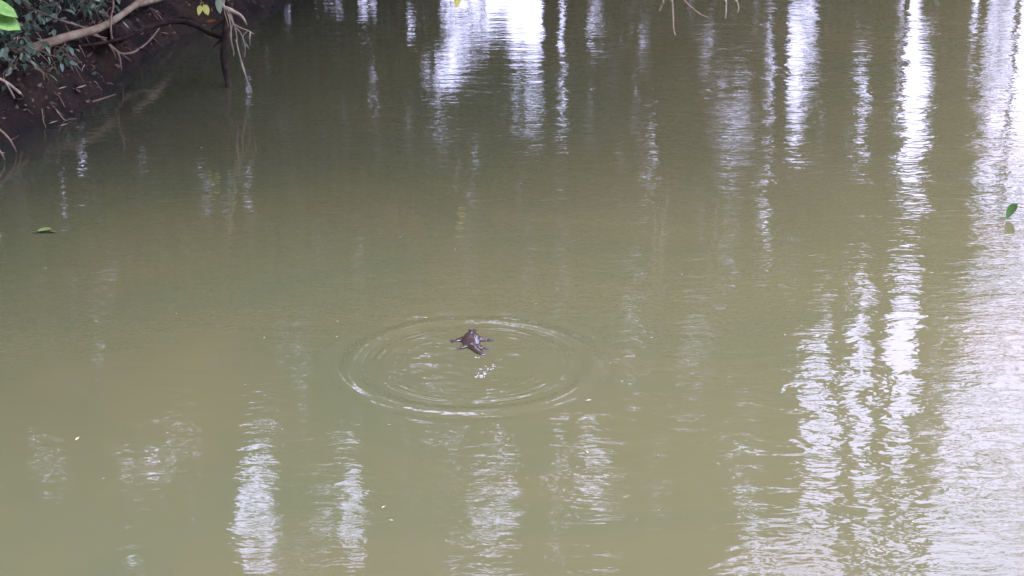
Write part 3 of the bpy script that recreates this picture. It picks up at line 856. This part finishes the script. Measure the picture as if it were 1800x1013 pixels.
o = place('leaf', me, P(806, -12, 18.2) - off, (math.radians(-88), math.radians(10), 0), 1.0, ob)
o['label'] = 'single yellow leaf at the top edge'

# big bright leaves close by, upper left
bl = empty('leafy_shoot', P(-60, 20, 11.0), 'two large bright lime green leaves in the upper left corner', 'shoot')
off = bl.location
tube('stem', [(P(-150, 330, 11.2), .014), (P(-120, 160, 11.0), .012), (P(-70, 40, 11.0), .009), (P(-40, -10, 11.0), .006)], 'twig', bl, off=off)
for (u, v, L, w, rx, ry, rz) in ((-52, -2, .33, .22, -14, 10, -94), (-48, 22, .34, .21, -12, 24, -104)):
    me = leaf_mesh('lime_leaf', L, w, 'lime_leaf', .16, .12, 0.7)
    place('leaf', me, P(u, v, 11.0) - off, tuple(map(math.radians, (rx, ry, rz))), 1.0, bl)

# leaf standing out of the water on a stalk at the right edge
wl_ = empty('water_plant', P(1830, 362, 14.0), 'dark green leaf on a pale stalk hanging just above the water at the right edge', 'plant')
off = wl_.location
tube('stalk', [(P(1850, 366, 14.0), .008), (P(1820, 366, 14.0), .008), (P(1800, 365, 14.0), .007), (P(1788, 362, 14.0), .005)], 'pale_twig', wl_, off=off)
tube('stem', [(G(1862, 392, -.05), .012), (P(1852, 372, 14.0), .010), (P(1846, 340, 14.05), .008), (P(1850, 310, 14.1), .004)], 'twig', wl_, off=off)
me = leaf_mesh('water_leaf', .165, .105, 'green_leaf', .25, .22)
place('leaf', me, P(1789, 358, 14.0) - off, tuple(map(math.radians, (-70, 35, 25))), 1.0, wl_)

# ------------------------------------------------------------------ creeping plants on the bank, leaves one by one
leafm = [leaf_mesh('creeper_leaf', .085, .036, m, .25, .2) for m in ('dark_leaf', 'pale_leaf', 'pale_leaf')] + [leaf_mesh('creeper_leaf', .065, .03, 'dark_leaf', .2, .2)]
def gz(x, y): return float(land_h(np.array([x]), np.array([y]))[0])
plants = [(20, 100, 'dense creeping plant at the left edge under the two large lime leaves', 62, .55),
          (45, 60, 'dark leafy creeper left of the long branch and above it', 62, .55),
          (95, 25, 'creeper with narrow leaves below the thin upper twig', 56, .55),
          (165, 22, 'creeper growing beside the thin upright stem at the top edge', 46, .5),
          (25, 135, 'creeper with curled leaves hanging down under the long branch', 40, .4),
          (95, 108, 'sparse little creeper on the mud below the long branch', 16, .3),
          (128, 5, 'creeper in deep shade at the top of the bank', 46, .5)]
def bank_hit(u, v):
    d = ray(u, v)
    y = 15.0
    while y < 30:
        p = Vector((d.x / d.y * y, y, CAM_H + d.z / d.y * y))
        if p.z <= max(gz(p.x, p.y), 0): return p
        y += 0.04
    return p
cover_V = []
for u, v, lab, nl, rad in plants:
    c = bank_hit(u, v)
    r_ = empty('creeping_plant', c, lab, 'plant', 'creepers on the muddy bank')
    stems = []
    for s in range(5):
        a = random.uniform(0, 2 * math.pi)
        q = []
        for k in range(4):
            t = k / 3
            x, y = c.x + math.cos(a) * rad * t + 0.06 * math.sin(7 * t + s), c.y + math.sin(a) * rad * t * 1.2
            q.append((Vector((x, y, gz(x, y) + 0.06 + 0.14 * math.sin(math.pi * t))), .006 - .003 * t))
        stems.append(q)
    for q in stems:
        tube('stem', q, 'twig', r_, seg=5, n=4, off=c)
    for k in range(nl):
        st_ = random.choice(stems)
        p = st_[random.randint(0, 3)][0].lerp(st_[random.randint(0, 3)][0], random.random())
        p = p + Vector((random.gauss(0, .12), random.gauss(0, .14), 0))
        p.z = max(gz(p.x, p.y), 0) + random.uniform(.03, .30)
        place('leaf', random.choice(leafm), p - c, (random.gauss(-.35, .4), random.gauss(0, .4), random.gauss(math.pi, 1.2)), random.uniform(1.0, 1.9), r_)
# the rest of the ground cover behind, more than one could count
pts = []
while len(pts) < 7000:
    x, y = random.uniform(-9.5, -3.6), random.uniform(17.0, 30.0)
    d = float(land_d(np.array([x]), np.array([y]))[0])
    if d < 0.55 or random.random() > min(1, (d - 0.5) / 0.8): continue
    if 0.5 + float(fbm(np.array([x * 0.9]), np.array([y * 0.9]))[()] if False else fbm(np.array([x * 0.9]), np.array([y * 0.9]))[0]) * 2 < random.random() * 0.8: continue
    pts.append((x, y, max(gz(x, y), 0) + random.uniform(.02, .26)))
gc = leaf_cards('ground_cover', np.array(pts), .12, 'dark_leaf', None, (0, 0, 0))
tag(gc, 'mass of small dark creeper leaves covering the top of the bank', 'ground cover', kind='stuff')

# small brown leaf mould strewn over the mud
pts = []
while len(pts) < 1500:
    x, y = random.uniform(-8, -3.4), random.uniform(16.4, 26)
    d = float(land_d(np.array([x]), np.array([y]))[0])
    if 0.03 < d < 1.8 and random.random() < 0.35 + 1.2 * float(fbm(np.array([x * 2.2]), np.array([y * 2.2]))[0]) + 0.2:
        pts.append((x, y, gz(x, y) + 0.008))
lmo = leaf_cards('leaf_mould', np.array(pts), .055, 'litter', None, (0, 0, 0))
tag(lmo, 'small rotting brown leaf bits strewn over the muddy bank', 'leaf mould', kind='stuff')

# bare twigs caught among the creepers
for i, (a, b, c_, lab) in enumerate([((12, 128), (20, 112), (30, 98), 'short pale twig standing among the creepers under the branch'),
                                     ((60, 120), (75, 128), (78, 146), 'thin curled twig hanging over the bare mud'),
                                     ((48, 62), (56, 44), (70, 22), 'slanting dead twig among the creepers above the branch'),
                                     ((120, 0), (122, 22), (118, 45), 'upright twig in the dark creepers at the top edge')]):
    pp = [bank_hit(*a)]
    y = pp[0].y - 0.12
    twig_thing('bank_twig', lab, [[(P(*a, y), .009), (P(*b, y), .008), (P(*c_, y), .004)]], 'twig', group='twigs on the bank')
n_ = 0
while n_ < 26:
    c = bank_hit(random.uniform(-10, 380), random.uniform(15, 215))
    d = float(land_d(np.array([c.x]), np.array([c.y]))[0])
    if c.z < 0.01 or d > 1.5: continue
    a = random.uniform(0, 6.28); L = random.uniform(.10, .32)
    q = []
    for t in (0, .35, .7, 1):
        x, y = c.x + math.cos(a) * L * t + random.gauss(0, .012), c.y + math.sin(a) * L * t + random.gauss(0, .012)
        q.append((Vector((x, y, max(gz(x, y), -.005) + .012 + random.uniform(0, .03))), .0065 * (1 - .6 * t)))
    twig_thing('fallen_twig', 'thin dead twig lying on the dark mud of the bank', [q], 'twig' if n_ % 3 else 'pale_twig', group='thin twigs lying on the mud')
    n_ += 1

# ------------------------------------------------------------------ fallen leaves on the mud and on the water
lit = [leaf_mesh('litter_leaf', .10, .045, 'litter', -.15, .15), leaf_mesh('litter_leaf', .075, .035, 'litter', .2, .3)]
plit = leaf_mesh('pale_litter_leaf', .11, .05, 'pale_litter', -.1, .12)
k = 0
tries = 0
while k < 90 and tries < 6000:
    tries += 1
    u, v = random.uniform(-5, 330), random.uniform(20, 225)
    p = bank_hit(u, v)
    d = float(land_d(np.array([p.x]), np.array([p.y]))[0])
    if p.z < 0.02 or d > 1.6 or d < 0.02: continue
    o = place('fallen_leaf', lit[k % 2], p + Vector((0, 0, .015)), (random.gauss(0, .3), random.gauss(0, .3), random.uniform(0, 6.28)), random.uniform(.8, 1.4))
    tag(o, 'reddish brown dead leaf lying on the dark bank mud', 'leaf', 'brown dead leaves on the mud')
    k += 1
for (u, v, sc, lab) in ((133, 157, 1.2, 'largest pale fallen leaf at the edge of the shallows'), (103, 158, .9, 'small pale leaf left of the largest pale fallen leaf'),
                        (85, 219, 1.0, 'pale leaf floating at the tip of the forked dead twig'), (106, 223, .8, 'small pale leaf floating just right of the forked twig tip'),
                        (57, 102, 1.0, 'pale tan leaf stuck under the long branch near the left edge'), (216, 40, 1.0, 'pale yellowish leaf just under the upper end of the long branch')):
    p = bank_hit(u, v)
    if v == 102: p = P(u, v, 18.75)
    if v == 40: p = P(u, v, 19.7)
    o = place('fallen_leaf', plit, p + Vector((0, 0, .012)), (0.15 if v > 150 else -1.0, 0.1, math.radians(-80)), sc)
    tag(o, lab, 'leaf', 'pale fallen leaves by the bank')
p = bank_hit(362, 44)
o = place('fallen_leaf', leaf_mesh('orange_leaf', .15, .075, 'orange_leaf', -.2, .2), p + Vector((0, 0, .05)), (-.1, -.7, math.radians(-82)))
tag(o, 'bright orange fallen leaf beside the arching root', 'leaf')

# green leaf with a red brown stalk end afloat on the left
g = G(65, 409)
fl = empty('floating_leaf', g, 'curled green leaf with a red brown end floating on open water at left', 'leaf')
me = leaf_mesh('afloat_leaf', .135, .075, 'dull_leaf', -.10, .35)
place('blade', me, (0, 0, .012), (.06, .1, math.radians(-88)), 1.0, fl)
me = leaf_mesh('afloat_end', .075, .04, 'litter', .1, .3)
o = place('withered_end', me, (.105, -.012, .014), (.05, -.2, math.radians(-100)), 1.0, fl)
o['label'] = 'withered red brown end'
tube('stalk', [(Vector((-.02, 0, .01)), .003), (Vector((-.045, .0, .004)), .0025)], 'twig', fl, n=2)

# scraps of leaf and petal floating about
sc_m = [leaf_mesh('scrap_leaf', .035, .018, 'scrap', .1, .1), leaf_mesh('scrap_leaf', .05, .02, 'pale_litter', .1, .1)]
for i in range(44):
    while True:
        u, v = random.uniform(20, 1780), random.uniform(60, 990)
        g = G(u, v)
        if float(land_d(np.array([g.x]), np.array([g.y]))[0]) < -0.25 and (g - RING).length > 0.5: break
    o = place('leaf_scrap', sc_m[i % 3 == 0], g + Vector((0, 0, .004)), (0, 0, random.uniform(0, 6.28)), random.uniform(.35, .75))
    tag(o, 'tiny pale scrap of leaf floating on the open water', 'leaf scrap', 'leaf scraps afloat on the water')
